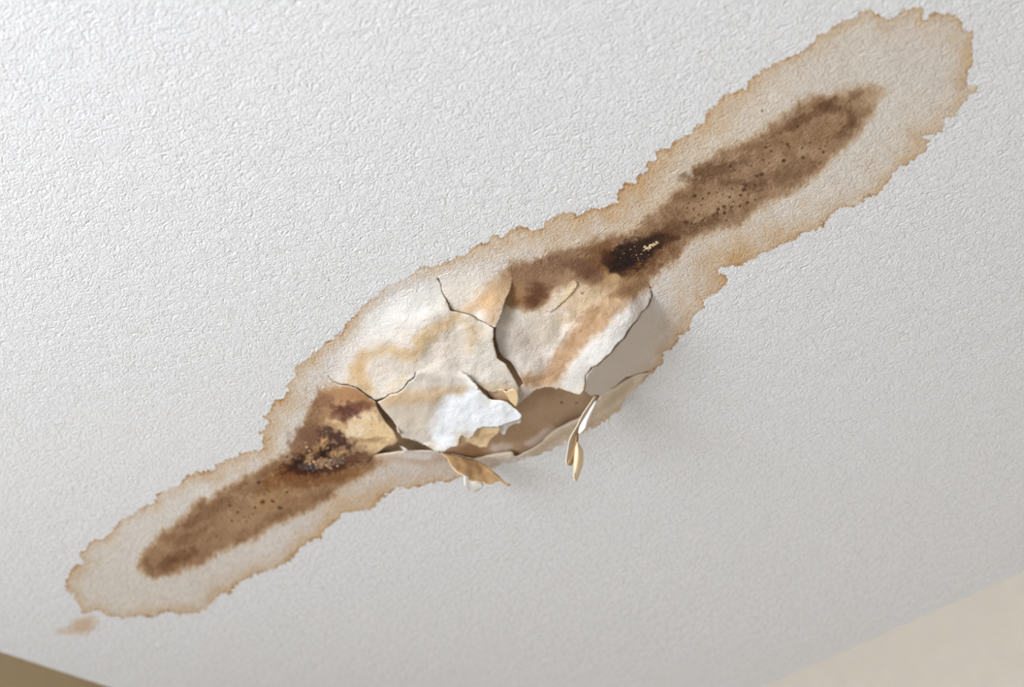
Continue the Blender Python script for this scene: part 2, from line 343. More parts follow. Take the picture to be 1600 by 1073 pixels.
    if piece == 'board':
        c[:] = np.array([190., 161, 132])
        c += 5 * fbm(u / 18, v / 18, 31, 4)[:, None]
        c = blob(c, u, v, (870, 640), (60, 24), -20, (216, 188, 158), .6, feather=.8)
        c = blob(c, u, v, (850, 679), (30, 7), -30, (226, 208, 198), .85, feather=.35, nz=.3)
        c = blob(c, u, v, (775, 702), (26, 8), -15, (226, 208, 194), .85, feather=.35, nz=.3)
        c = blob(c, u, v, (878, 629), (1.8, 1.6), 0, (70, 50, 36), .8)
        c = blob(c, u, v, (901, 629), (1.5, 1.2), 0, (80, 58, 42), .7)
        c = blob(c, u, v, (740, 708), (34, 12), 5, (150, 108, 68), .7, feather=.6)
        c = blob(c, u, v, (655, 694), (34, 8), 0, (150, 128, 104), .7, feather=.6)
    if piece == 'lip':
        m = smooth(3, 12, sdf(u, v, BLISTER))
        c = c + (np.array([226., 213, 196]) - c) * (0.9 * m)[:, None]
        c = stroke(c, u, v, [(985,600),(950,630),(900,665),(830,708)], [6,5,4,3], (200,176,144), .6, feather=6, nz=3, seed=17)
    if piece == 'lip_left':
        c = stroke(c, u, v, [(590,716),(630,716),(660,722),(700,716)], [4,5,5,4], (196,170,144), .7, feather=6, nz=3, seed=18)
        c = blob(c, u, v, (650, 712), (26, 5), 3, (222, 218, 214), .7, feather=.6)
    return np.clip(c, 4, 245)

random.seed(5)
SPECKS = [(1085,306,2.6),(1141,260,2.4),(1225,251,2.6),(1246,198,1.6),(1287,237,2),(1190,272,3),(1183,275,2.2),(1163,296,2.6),(1165,290,1.6),(1122,327,2.4),(1131,323,2.6),(1121,333,1.8),(1132,333,2.4),(1143,323,2),(1107,302,2),
 (1084,327,1.6),(1072,347,2.2),(1080,349,1.5),(1156,322,1.8),(1168,316,2),(1115,336,1.8),(1157,305,1.6),(1140,308,1.6),(1146,315,1.4),(1098,310,1.6),(1180,312,1.5),(1205,236,1.6),(1196,230,1.8),(1281,232,1.6),(1231,226,2),(1255,246,1.8),(1290,228,1.6),
 (410,784,3),(438,793,2.6),(426,783,2),(398,793,1.8),(448,769,1.6),(372,800,1.6),(359,790,1.6),(404,754,2.4),(1016,449,1.2),(910,458,1.6),(957,173,.8),(1191,173,1.2)]
for _ in range(46):
    t = random.random(); SPECKS.append((1080 + t * 230 + random.gauss(0, 12), 330 - t * 130 + random.gauss(0, 15), random.uniform(.7, 1.4)))
for _ in range(16):
    t = random.random(); SPECKS.append((330 + t * 130 + random.gauss(0, 8), 830 - t * 70 + random.gauss(0, 10), random.uniform(.7, 1.3)))

# ------------------------------------------------------------------ materials
def nodes_of(name):
    m = bpy.data.materials.new(name); m.use_nodes = True; nt = m.node_tree
    return m, nt, nt.nodes, nt.links, nt.nodes['Principled BSDF']
def nd(N, typ, **kw):
    n = N.new(typ)
    for k, v in kw.items(): setattr(n, k, v)
    return n
def mathn(N, L, op, a, b=None, clamp=False):
    n = N.new('ShaderNodeMath'); n.operation = op; n.use_clamp = clamp
    for i, x in enumerate((a, b)):
        if x is None: continue
        if isinstance(x, (int, float)): n.inputs[i].default_value = x
        else: L.new(x, n.inputs[i])
    return n.outputs[0]
def paint_material(name, strength=1.0, dist=0.0014, wet=False, specks=False, use_attr=True, base=None, coarse=1.0):
    """matt emulsion over a fibrous rolled texture; colour comes from the stain attribute"""
    m, nt, N, L, B = nodes_of(name)
    geo = N.new('ShaderNodeNewGeometry'); pos = geo.outputs['Position']
    rot = nd(N, 'ShaderNodeMapping'); rot.inputs['Rotation'].default_value = (0, 0, 0.62); rot.inputs['Scale'].default_value = (1, 0.7, 1)
    L.new(pos, rot.inputs[0])
    w = nd(N, 'ShaderNodeTexNoise'); w.inputs['Scale'].default_value = 60; w.inputs['Detail'].default_value = 2; L.new(rot.outputs[0], w.inputs['Vector'])
    wm = nd(N, 'ShaderNodeMix', data_type='VECTOR') if False else None
    n1 = nd(N, 'ShaderNodeTexNoise'); n1.inputs['Scale'].default_value = 165 * coarse; n1.inputs['Detail'].default_value = 3; n1.inputs['Roughness'].default_value = .62; n1.inputs['Distortion'].default_value = 0.9
    L.new(rot.outputs[0], n1.inputs['Vector'])
    rid = mathn(N, L, 'ABSOLUTE', mathn(N, L, 'SUBTRACT', n1.outputs['Fac'], 0.5))
    rid = mathn(N, L, 'SUBTRACT', 0.20, rid); rid = mathn(N, L, 'MULTIPLY', rid, 2.6)
    n2 = nd(N, 'ShaderNodeTexNoise'); n2.inputs['Scale'].default_value = 330; n2.inputs['Detail'].default_value = 3; n2.inputs['Roughness'].default_value = .6; n2.inputs['Distortion'].default_value = 0.6
    L.new(pos, n2.inputs['Vector'])
    n3 = nd(N, 'ShaderNodeTexNoise'); n3.inputs['Scale'].default_value = 38; n3.inputs['Detail'].default_value = 2; L.new(pos, n3.inputs['Vector'])
    h = mathn(N, L, 'ADD', rid, mathn(N, L, 'MULTIPLY', n2.outputs['Fac'], 0.75))
    h = mathn(N, L, 'ADD', h, mathn(N, L, 'MULTIPLY', n3.outputs['Fac'], 0.9))
    bp = nd(N, 'ShaderNodeBump'); bp.inputs['Strength'].default_value = strength; bp.inputs['Distance'].default_value = dist
    ra = nd(N, 'ShaderNodeAttribute', attribute_name='relief'); h = mathn(N, L, 'MULTIPLY', h, ra.outputs['Fac'])
    L.new(h, bp.inputs['Height']); L.new(bp.outputs[0], B.inputs['Normal'])
    if use_attr:
        at = nd(N, 'ShaderNodeAttribute', attribute_name='stain'); colr = at.outputs['Color']
    else:
        rgb = N.new('ShaderNodeRGB'); rgb.outputs[0].default_value = (*base, 1); colr = rgb.outputs[0]
    # faint tonal grain of the pigment
    g = nd(N, 'ShaderNodeTexNoise'); g.inputs['Scale'].default_value = 700; g.inputs['Detail'].default_value = 2; L.new(pos, g.inputs['Vector'])
    mr = nd(N, 'ShaderNodeMapRange'); mr.inputs[1].default_value = .3; mr.inputs[2].default_value = .7; mr.inputs[3].default_value = .95; mr.inputs[4].default_value = 1.04
    L.new(g.outputs['Fac'], mr.inputs[0])
    mul = nd(N, 'ShaderNodeVectorMath', operation='MULTIPLY'); L.new(colr, mul.inputs[0]); cx = N.new('ShaderNodeCombineXYZ')
    for i in range(3): L.new(mr.outputs[0], cx.inputs[i])
    L.new(cx.outputs[0], mul.inputs[1]); out = mul.outputs[0]
    if specks:
        for (pu, pv, rr, thr) in ((560, 400, .05, .70), (505, 428, .04, .70), (515, 462, .03, .71)):
            P = place(pu, pv)
            dv = nd(N, 'ShaderNodeVectorMath', operation='DISTANCE'); L.new(pos, dv.inputs[0]); dv.inputs[1].default_value = tuple(P)
            sn = nd(N, 'ShaderNodeTexNoise'); sn.inputs['Scale'].default_value = 240; sn.inputs['Detail'].default_value = 1; L.new(pos, sn.inputs['Vector'])
            near = nd(N, 'ShaderNodeMapRange'); near.inputs[1].default_value = rr; near.inputs[2].default_value = 0.0; near.inputs[3].default_value = 0; near.inputs[4].default_value = 1
            L.new(dv.outputs['Value'], near.inputs[0])
            th = nd(N, 'ShaderNodeMapRange'); th.inputs[1].default_value = thr; th.inputs[2].default_value = thr + .03; L.new(sn.outputs['Fac'], th.inputs[0])
            f = mathn(N, L, 'MULTIPLY', mathn(N, L, 'MULTIPLY', near.outputs[0], 1.6, True), th.outputs[0])
            f = mathn(N, L, 'MULTIPLY', f, .7)
            mx = nd(N, 'ShaderNodeMix', data_type='RGBA'); L.new(f, mx.inputs[0]); L.new(out, mx.inputs[6]); mx.inputs[7].default_value = (*lin((150, 125, 95)), 1); out = mx.outputs[2]
    L.new(out, B.inputs['Base Color'])
    B.inputs['Roughness'].default_value = 0.85; B.inputs['Specular IOR Level'].default_value = 0.25
    if wet:      # the darkest soaked spots are resinous and shine a little
        sep = nd(N, 'ShaderNodeRGBToBW'); L.new(out, sep.inputs[0])
        r = nd(N, 'ShaderNodeMapRange'); r.inputs[1].default_value = .015; r.inputs[2].default_value = .06; r.inputs[3].default_value = .42; r.inputs[4].default_value = .85
        L.new(sep.outputs[0], r.inputs[0]); L.new(r.outputs[0], B.inputs['Roughness'])
    return m
def flat_paint(name, c, rough=.8, bump=.25, scale=220, dist=.0006):
    m, nt, N, L, B = nodes_of(name)
    geo = N.new('ShaderNodeNewGeometry')
    n = nd(N, 'ShaderNodeTexNoise'); n.inputs['Scale'].default_value = scale; n.inputs['Detail'].default_value = 3; L.new(geo.outputs['Position'], n.inputs['Vector'])
    bp = nd(N, 'ShaderNodeBump'); bp.inputs['Strength'].default_value = bump; bp.inputs['Distance'].default_value = dist
    L.new(n.outputs['Fac'], bp.inputs['Height']); L.new(bp.outputs[0], B.inputs['Normal'])
    n2 = nd(N, 'ShaderNodeTexNoise'); n2.inputs['Scale'].default_value = 25; n2.inputs['Detail'].default_value = 4; L.new(geo.outputs['Position'], n2.inputs['Vector'])
    mx = nd(N, 'ShaderNodeMix', data_type='RGBA'); L.new(n2.outputs['Fac'], mx.inputs[0])
    a = lin(c); mx.inputs[6].default_value = (*(a * .92), 1); mx.inputs[7].default_value = (*(a * 1.06), 1); L.new(mx.outputs[2], B.inputs['Base Color'])
    B.inputs['Roughness'].default_value = rough; B.inputs['Specular IOR Level'].default_value = .25
    return m
M_CEIL = paint_material('ceiling_paint', specks=True)
M_STAIN = paint_material('stained_paint', wet=True)
M_FLAP = paint_material('blister_paint', wet=True)
M_SMOOTH = paint_material('stretched_paint', strength=.25, dist=.0008)
M_BACK = flat_paint('backing_paper', (210, 186, 152), .9, .3, 260)
M_BROWNBACK = flat_paint('brown_backing_paper', (176, 140, 100), .9, .3, 260)
M_EDGE = flat_paint('torn_edge', (226, 208, 180), .9, .4, 500)
M_WALL = flat_paint('cream_wall_paint', (183, 174, 160), .75, .35, 150, .001)
M_WALL_FAR = flat_paint('far_wall_paint', (150, 130, 98), .75, .35, 150, .001)  # far wall only: darker and browner than the other walls
M_FLOOR = flat_paint('pale_floor', (196, 193, 190), .5, .2, 12)
M_TRIM = flat_paint('white_trim', (228, 226, 220), .5, .1)

# ------------------------------------------------------------------ room
T = 0.12
def slab(name, *b, mat):
    V, Fc = box(*b); return struct(mesh_obj(name, V, Fc, mat, smooth=False))
slab('floor', WX0, WX1, WY0, WY1, -0.1, 0, mat=M_FLOOR)
slab('wall_right', WX1, WX1 + T, WY0, WY1 + T, -0.1, CEIL + .04, mat=M_WALL)
slab('wall_far', WX0 - T, WX1, WY1, WY1 + T, -0.1, CEIL + .04, mat=M_WALL_FAR)
slab('wall_near', WX0 - T, WX1 + T, WY0 - T, WY0, -0.1, CEIL + .04, mat=M_WALL)
V, Fc = merge([box(WX0 - T, WX0, WY0, WIN[0], -.1, CEIL + .04), box(WX0 - T, WX0, WIN[1], WY1, -.1, CEIL + .04),
               box(WX0 - T, WX0, WIN[0], WIN[1], -.1, WIN[2]), box(WX0 - T, WX0, WIN[0], WIN[1], WIN[3], CEIL + .04)])
struct(mesh_obj('wall_window', V, Fc, M_WALL, smooth=False))
fr = []
y0, y1, z0, z1 = WIN
for (a, b, c_, d) in ((y0, y0 + .06, z0, z1), (y1 - .06, y1, z0, z1), (y0 + .06, y1 - .06, z0, z0 + .06), (y0 + .06, y1 - .06, z1 - .06, z1), ((y0 + y1) / 2 - .03, (y0 + y1) / 2 + .03, z0 + .06, z1 - .06)):
    fr.append(box(WX0 - .08, WX0 - .03, a, b, c_, d))
V, Fc = merge(fr)
struct(mesh_obj('window_1', V, Fc, M_TRIM, smooth=False))
bb = [box(WX0, WX1, WY0, WY0 + .015, 0, .1), box(WX0, WX1, WY1 - .015, WY1, 0, .1), box(WX1 - .015, WX1, WY0 + .015, WY1 - .015, 0, .1), box(WX0, WX0 + .015, WY0 + .015, WY1 - .015, 0, .1)]
for nme, b in zip(('baseboard_near', 'baseboard_far', 'baseboard_right', 'baseboard_window'), bb):
    struct(mesh_obj(nme, b[0], b[1], M_TRIM, smooth=False))

# ------------------------------------------------------------------ ceiling and stains on one world-aligned lattice
CELL = 0.0009; BLK = 64
po = place([p[0] for p in OUTER], [p[1] for p in OUTER])
sp = place([80, 170, 80, 170], [950, 950, 1005, 1005])
allp = np.vstack([po, sp])
x0 = allp[:, 0].min() - .02; y0_ = allp[:, 1].min() - .02
nbx = int(math.ceil((allp[:, 0].max() + .02 - x0) / (CELL * BLK))); nby = int(math.ceil((allp[:, 1].max() + .02 - y0_) / (CELL * BLK)))
NX, NY = nbx * BLK, nby * BLK
gx = x0 + (np.arange(NX) + .5) * CELL; gy = y0_ + (np.arange(NY) + .5) * CELL
label = np.zeros((NX, NY), np.uint8)        # 0 clean, 1 stain, 2 hole, 3 small stain
# coarse pass at 4 x 4 cells, refined only near the outlines
cxg = x0 + (np.arange(NX // 4) + .5) * CELL * 4; cyg = y0_ + (np.arange(NY // 4) + .5) * CELL * 4
X, Y = np.meshgrid(cxg, cyg, indexing='ij'); P = np.stack([X.ravel(), Y.ravel(), np.full(X.size, CEIL)], 1)
U, Vv = project(P)
DO = sdf(U, Vv, OUTER); DB = sdf(U, Vv, BLISTER)
DS = 1.45 - np.hypot((U - 127) / 36, (Vv - 978) / 20)
lab = np.zeros(U.shape, np.uint8); lab[DO > -7] = 1; lab[(DS > 0) & (lab == 0)] = 3; lab[DB > 4] = 2
label = np.repeat(np.repeat(lab.reshape(X.shape), 4, 0), 4, 1)
def faces_of(cells_i, cells_j, size=1):
    """quads (facing down) on the corner lattice, with compact vertices"""
    s = size; st = NY + 1
    a = cells_i * st + cells_j; b = (cells_i + s) * st + cells_j; c_ = (cells_i + s) * st + cells_j + s; d = cells_i * st + cells_j + s
    return np.stack([a, d, c_, b], 1)
def build(name, fcs, mat, **kw):
    ids, inv = np.unique(fcs.ravel(), return_inverse=True)
    i = ids // (NY + 1); j = ids % (NY + 1)
    V = np.stack([x0 + i * CELL, y0_ + j * CELL, np.full(len(ids), CEIL)], 1)
    u, v = project(V)
    return V, inv.reshape(fcs.shape), u, v
small_stain_c = place(127, 978)
for lb, nm in ((1, 'water_stain'), (3, 'water_stain')):
    i, j = np.nonzero(label == lb)
    V, fc, u, v = build(nm, faces_of(i, j), M_STAIN)
    if lb == 1: col = lin(paint(u, v))
    else:
        c = np.repeat(CLEAN[None], len(u), 0)
        c = blob(c, u, v, (129, 977), (26, 12), -22, (204, 176, 148), .85, feather=.45, nz=.25, ns=12)
        c = blob(c, u, v, (104, 985), (16, 6), -10, (212, 192, 170), .6, feather=.6, nz=.25, ns=12)
        col = lin(c)
    org = V.mean(0)
    o = mesh_obj(nm, V, fc, M_STAIN, col=col, origin=org)
    o['category'] = 'stain'
    if lb == 1:
        o['label'] = 'long brown water stain with ragged tide mark running diagonally across the white ceiling'; STAIN = o; STORG = org
    else: o['label'] = 'small faint tan water spot below the lower left end of the long stain'
fcs = []
busy = label > 0
prev = None; s = BLK
while s >= 4:
    any_ = busy.reshape(NX // s, s, NY // s, s).any(axis=(1, 3))
    ok = ~any_
    if prev is not None: ok &= np.repeat(np.repeat(prev, 2, 0), 2, 1)
    i, j = np.nonzero(ok); fcs.append(faces_of(i * s, j * s, s))
    prev = any_; s //= 2
V, fc, u, v = build('ceiling', np.vstack(fcs), M_CEIL)
# four big margins out to the walls
XA, XB, YA, YB = x0, x0 + NX * CELL, y0_, y0_ + NY * CELL
n = len(V); A, Bq, C_, Dq = WX0, WX1 + .02, WY0, WY1 + .02
ex = []; ef = []
def quad(a, b, c_, d):
    k = n + len(ex)
    for (x, y) in ((a, c_), (a, d), (b, d), (b, c_)): ex.append((x, y, CEIL))
    ef.append((k, k + 1, k + 2, k + 3))
XBc, YBc = XB, YB
quad(A, XA, C_, Dq); quad(XBc, max(Bq, XBc + .01), C_, Dq); quad(XA, XBc, C_, YA); quad(XA, XBc, YBc, max(Dq, YBc + .01))
V = np.vstack([V, np.array(ex)]); fc = np.vstack([fc, np.array(ef)])
struct(mesh_obj('ceiling', V, fc, M_CEIL, col=np.repeat(lin(CLEAN)[None], len(V), 0)))
print('lattice', NX, NY, 'walls', WX1, WY1, 'block extent', XB, YB)

# ------------------------------------------------------------------ the blister
def tps(cp):
    cp = np.asarray(cp, float); X = cp[:, :2] / 100; n = len(X)
    r2 = ((X[:, None] - X[None]) ** 2).sum(-1); K = .5 * r2 * np.log(r2 + 1e-12)
    K += np.eye(n) * 1e-3
    P = np.hstack([np.ones((n, 1)), X]); A = np.block([[K, P], [P.T, np.zeros((3, 3))]])
    w = np.linalg.solve(A, np.concatenate([cp[:, 2], np.zeros(3)]))
    def f(u, v):
        q = np.stack([u, v], 1) / 100; r2 = ((q[:, None] - X[None]) ** 2).sum(-1)
        return (.5 * r2 * np.log(r2 + 1e-12)) @ w[:n] + w[n] + q @ w[n + 1:]
    return f
def densify(poly, step, jag=None, seed=0, smoothed=()):
    out = []; n = len(poly)
    for i in range(n):
        a = np.array(poly[i][:2], float); b = np.array(poly[(i + 1) % n][:2], float); L = np.hypot(*(b - a)); m = max(1, int(round(L / step)))
        nrm = np.array([-(b - a)[1], (b - a)[0]]) / max(L, 1e-6)
        for k in range(m):
            p = a + (b - a) * k / m
            if jag: p = p + nrm * jag * float(fbm(np.array([p[0] / 5.0]), np.array([p[1] / 5.0]), 90 + seed, 2)[0]) * (1 if 0 < k else .5)
            out.append(p)
    return out
def tri(poly, spacing, margin=.6):
    pts = np.array(poly); lo = pts.min(0); hi = pts.max(0)
    gx, gy = np.meshgrid(np.arange(lo[0], hi[0], spacing), np.arange(lo[1], hi[1], spacing * .87), indexing='ij')
    gx = gx + (np.arange(gx.shape[1]) % 2)[None] * spacing / 2; g = np.stack([gx.ravel(), gy.ravel()], 1)
    d = sdf(g[:, 0], g[:, 1], poly); g = g[d > spacing * margin]
    allv = [Vector(p) for p in pts] + [Vector(p) for p in g]; n = len(pts)
    r = geometry.delaunay_2d_cdt(allv, [], [list(range(n))], 1, 1e-4)
    return np.array([tuple(v) for v in r[0]]), np.array([f[:] if len(f) == 3 else f[:3] for f in r[2]], int)

bl_org = place(760, 600, 0.0)
BL = empty('paint_blister', bl_org, 'burst blister of cracked, peeling cream paint hanging from the middle of the stain', 'peeling paint')
def tris_obj(name, V, tr, mats, col, thick, parent=BL, org=bl_org, flip=True, label=None, offset=-1, uv=None, relief=None):
    if flip: # face the camera
        a, b, c_ = V[tr[:, 0]], V[tr[:, 1]], V[tr[:, 2]]
        nn = np.cross(b - a, c_ - a); bad = (nn * (CAM - a)).sum(1) < 0
        tr = tr.copy(); tr[bad] = tr[bad][:, ::-1]
    o = mesh_obj(name, V, tr, mats, parent=parent, col=col, origin=org, attr=relief)
    if thick:
        md = o.modifiers.new('thickness', 'SOLIDIFY'); md.thickness = thick; md.offset = offset
        
        if uv is not None:
            g = o.vertex_groups.new(name='thick'); w_ = np.maximum(smooth(6, 16, sdf(uv[0], uv[1], BLISTER)), .1)
            for lev in range(1, 11):
                idx = np.nonzero(np.round(w_ * 10).astype(int) == lev)[0]
                if len(idx): g.add([int(k) for k in idx], lev / 10, 'REPLACE')
            md.vertex_group = 'thick'
        md.material_offset = 1; md.material_offset_rim = 2 if len(mats) > 2 else 1
    if label: o['label'] = label
    return o
def relief_of(u, v, lo):
    return 1 + (lo - 1) * smooth(0, 26, sdf(u, v, BLISTER))
def seat(u, v, ring=None):
    # attached rims dip a hair behind the sound paint so that the two surfaces run into each other
    return -.16 + .24 * smooth(-3, 7, sdf(u, v, BLISTER))
def flap(name, poly, cp, piece, spacing=2.2, thick=.0013, mats=None, jag=None, wr=1.0, lift=.1, label=None, seed=0, edge0=True, parent=BL, rough=.6):
    """cp: (u, v, height in mm below the ceiling)"""
    ring = densify(poly, 2.6, jag, seed)
    q, tr = tri(ring, spacing); u, v = q[:, 0], q[:, 1]
    h = tps(cp)(u, v)
    if edge0:
        h = np.maximum(h, 0); h = h * h / (h + 5.0)
    wv = wr * (1.6 * fbm(u / 42, v / 42, 40 + seed, 2) + .45 * fbm(u / 14, v / 14, 44 + seed, 2)) * np.clip(h / 12, 0, 1)
    h = np.maximum(h + wv, 0) + seat(u, v) + lift - .1
    V = place(u, v, h / 1000)
    col = lin(paint(u, v, piece))
    return tris_obj(name, V, tr, [M_FLAP, M_BACK, M_EDGE], col, thick, label=label, parent=parent, uv=(u, v), relief=relief_of(u, v, rough))

Z = 0.0
# board laid bare behind the paint
bp_ = [tuple(p) for p in BLISTER]
ring = densify(bp_, 5); q, tr = tri(ring, 2.6); u, v = q[:, 0], q[:, 1]
dd = sdf(u, v, BLISTER)
hh = -.3 - 2.2 * smooth(0, 14, dd) + .35 * fbm(u / 16, v / 16, 60, 3)
M_BOARD = paint_material('gypsum_board_paper', strength=.25, dist=.0008)
tris_obj('exposed_board', place(u, v, hh / 1000), tr, [M_BOARD], lin(paint(u, v, 'board')), 0, label='bare brown board behind the torn paint')

C1 = [(682,432),(689,445),(690,455),(696,467),(704,486),(720,489),(732,492),(745,499),(760,506),(771,513)]
C2L = [(771,513),(770,531),(773,545),(777,560),(789,569),(800,586),(810,604),(811,614),(810,630),(805,636)]
C5A = [(805,636),(800,628),(796,620),(791,613.5),(785,614),(781,612),(772,614),(762,611),(755,606.5),(746,601),(740,596),(731,586.8),(728,584)]
C4 = [(512,584),(520,596),(530,600),(545,601),(560,606),(572,615),(587,624.5),(600,621.5),(607,615.5),(620,613.5),(630,606.5),(637,596.5),(647,588.5),(649,581),(665,579)]
BIGTOP = [(512,584),(514,560),(530,540),(560,503),(600,468),(640,446),(682,432)]
def grow(pts, k=3, c=(760, 600)):
    """push the attached edge a little over the sound paint"""
    out = []
    for p in pts:
        d = np.array(p[:2], float) - np.array(c, float); out.append(tuple(np.array(p[:2]) + d / np.hypot(*d) * k))
    return out
hA = [(512,584,0),(514,560,0),(530,540,0),(560,503,0),(600,468,0),(640,446,0),(682,431,0),(500,600,-2),(480,560,-4),(540,490,-5),(620,435,-4),
 (560,560,9),(600,520,13),(650,480,13),(690,458,8),(704,486,16),(740,498,24),(771,513,32),(771,531,36),(777,560,41),(800,586,45),(811,606,47),(808,632,47),(640,540,26),(700,540,32),(665,579,36),(728,584,41),
 (587,624,26),(545,601,12),(560,606,17),(620,613,33),(763,610,45),(620,580,28),(520,596,3)]
# its torn corner curls under
hB = [(587,625,22),(607,616,28),(637,597,34),(665,579,36),(728,584,41),(745,603,45),(769,625,47),(792,628,50),(815,647,54),(811,652,54),(779,667,50),(740,680,44),(704,698,36),(690,706,32),(671,697,31),(652,690,29),(628,684,25),(609,651,23),(650,640,31),(700,640,38),(750,645,46)]
pB = [(589,626.5),(601,623.5),(608,617.5),(621,615),(631,608),(638,598),(648,590),(650,582.5),(665,579),(690,578),(712,581),(728,585),(736,592),(745,603),(757,617),(769,625),(780,625),(792,628),(803,637),(815,647),(814.5,652),(811,656),(805,658),(797,661),(789,663),(783,666),(779,667),
 (768,668),(757,667),(750,669),(744,672),(741,678),(740,681),(735,685),(729,684),(724,681),(720,681),(717,688),(716,696),(710,698),(704,699),(694,706),(690,706),(683,705),(678,704),(673,700),(669,697),(659,693),(650,689),(640,686),(628,684),(619,664),(609,651),(598,639),(590,628)]
# upper and lower flap are one sheet, hinged between the inner ends of the two cracks
ringA = densify(grow(BIGTOP[1:-1]) + C1 + C2L[1:] + C5A[1:] + pB[11:] + pB[1:8] + C4[::-1][1:], 2.6, .5, 1)
q, tr = tri(ringA, 2.2); u, v = q[:, 0], q[:, 1]
sB = sdf(u, v, pB)
bw = np.where((u > 663) & (u < 728), 22 * np.sin(np.pi * np.clip((u - 663) / 65, 0, 1)), 0) + .4
wB = smooth(-1, 1, (sB + .4) / bw); wB = np.where(inside(u, v, pB) & (bw < .6), 1.0, wB)
ha = np.maximum(tps(hA)(u, v), 0); ha = ha * ha / (ha + 5.0); hb = tps(hB)(u, v)
h = ha * (1 - wB) + hb * wB
h = h + (1.8 * fbm(u / 42, v / 42, 41, 2) + .5 * fbm(u / 14, v / 14, 45, 2)) * np.clip(h / 12, 0, 1)
h = np.maximum(h, 0) + seat(u, v)
col = lin(paint(u, v, 'flap_large') * (1 - wB[:, None]) + paint(u, v, 'flap_lower') * wB[:, None])
FLAP_A = tris_obj('paint_flap', place(u, v, h / 1000), tr, [M_FLAP, M_BACK, M_EDGE], col, .0013, label='largest cream flap with tan blotches and a bright white ragged lower corner', uv=(u, v), relief=relief_of(u, v, .6) * (1 - .4 * wB))
# tongue between the cracks
hR0 = [(682,431,0),(720,420,0),(760,413,0),(798,422,0),(799,440,3),(704,486,13),(696,467,9),(740,497,21),(771,513,30),(785,485,24),(790,467,16),(797,452,8),(740,460,10),(700,400,-6),(770,390,-8),(760,485,23)]
flap('paint_flap', [(684,432)] + [(p[0] + .8, p[1] - .8) for p in C1[1:]] + [(775,511),(780,500),(785,487),(787,478),(790,467),(796,457),(799,447),(801,436),(800,420),(761,410),(720,417)], hR0, 'tongue', seed=3, jag=.4, wr=.6, lift=.2, label='pointed tan tongue of paint between two cracks')
# right main flap
hR1 = [(795,450,4),(798,422,0),(815,420,0),(860,403,0),(920,394,0),(970,402,0),(1005,425,0),(1018,447,0),(785,500,18),(774,531,25),(797,564,34),(818,599,42),(812,632,42),(850,520,24),(850,570,36),(870,609,46),(905,617,56),(912,610,56),(930,571,53),(962,540,45),(993,502,30),(1013,477,11),(920,480,18),(900,540,36),(860,380,-8),(1000,390,-8),(860,450,8)]
C7 = [(1016,449),(1018,463),(1013,477),(1008,483),(1002,488),(998,496),(993,502),(988,507),(982,515),(978,522),(974,529),(967,534),(962,540),(958,545),(954,551),(949,555),(945,558),(938,565),(932,571),(928,572),(924,574),(919,581),(915,586),(914,595),(913,604),(912,610)]
pR1 = [(798,419),(815,417),(860,400),(920,391),(971,399),(1007,423)] + C7 + [(911,611),(908,616),(905,617),(895,614),(886,611),(880,609),(875,607),(873,606),(870,609),(865,606),(859,605),(852,605),(849,606),(843,608),(839,608),(832,613),(822,621),(809,633),(800,625),(803,612),(812,604),(818,599.5),(815,593),(807,580),(803,573),(797,564),(790,560.5),(784,557),(778,545),(774.5,531),(773.5,519),(773,507),(778,493),(784,470),(794,447)]
FLAP_R = flap('paint_flap', pR1, hR1, 'flap_right', seed=4, jag=.45, wr=1.1, label='grey-brown stained flap on the right of the wide crack')
fR1 = tps(hR1)
pf = [(852,486),(858,470),(870,455),(884,445),(896,438),(901,440),(903,446),(895,457),(890,462),(884,469),(876,476),(868,483),(860,488)]
ring = densify(pf, 2.2, .4, 33); q, tr = tri(ring, 2.4); u, v = q[:, 0], q[:, 1]
h = np.maximum(fR1(u, v), 0); h = h * h / (h + 5.0) + 1.1 * (1.6 * fbm(u / 42, v / 42, 44, 2)) * np.clip(h / 12, 0, 1) - .25 + 1.0 * smooth(9, 0, np.maximum(seg_dist(u, v, pf[5:]), 0))
cc = blob(paint(u, v, 'flap_right'), u, v, (888, 456), (24, 9), -50, (212, 186, 150), .45, feather=.8)
FLAKE = tris_obj('paint_flake', place(u, v, h / 1000), tr, [M_FLAP, M_BACK, M_EDGE], lin(cc), .0006, label='small tan flake lifting off the right flap')
# facet that falls away to the right
hS = [(914,611,52),(930,573,49),(962,541,41),(993,503,27),(1014,477,8),(1018,447,0),(1036,480,0),(1045,520,0),(1043,550,0),(1022,577,0),(1000,585,4),(992,585,7),(969,597,18),(943,616,35),(925,618,45),(1000,535,19),(970,570,30),(1060,500,-8),(1060,560,-8)]
pS = [(p[0] + 1.1 + .9 * (p[1] > 500), p[1] + .6) for p in C7[1:-1]] + [(913.5,611),(917,612),(920,616),(925,618),(929,616),(933,617),(938,617),(943,616),(948,612),(954,607),(961,603),(969,596),(978,589),(985,588),(992,585),(1012,580),(1024,579),(1046,551),(1048,520),(1039,479),(1021,448)]
flap('paint_flap', pS, hS, 'facet', seed=5, jag=.35, wr=.7, lift=.15, rough=.3, label='smooth shaded flap on the far right side')
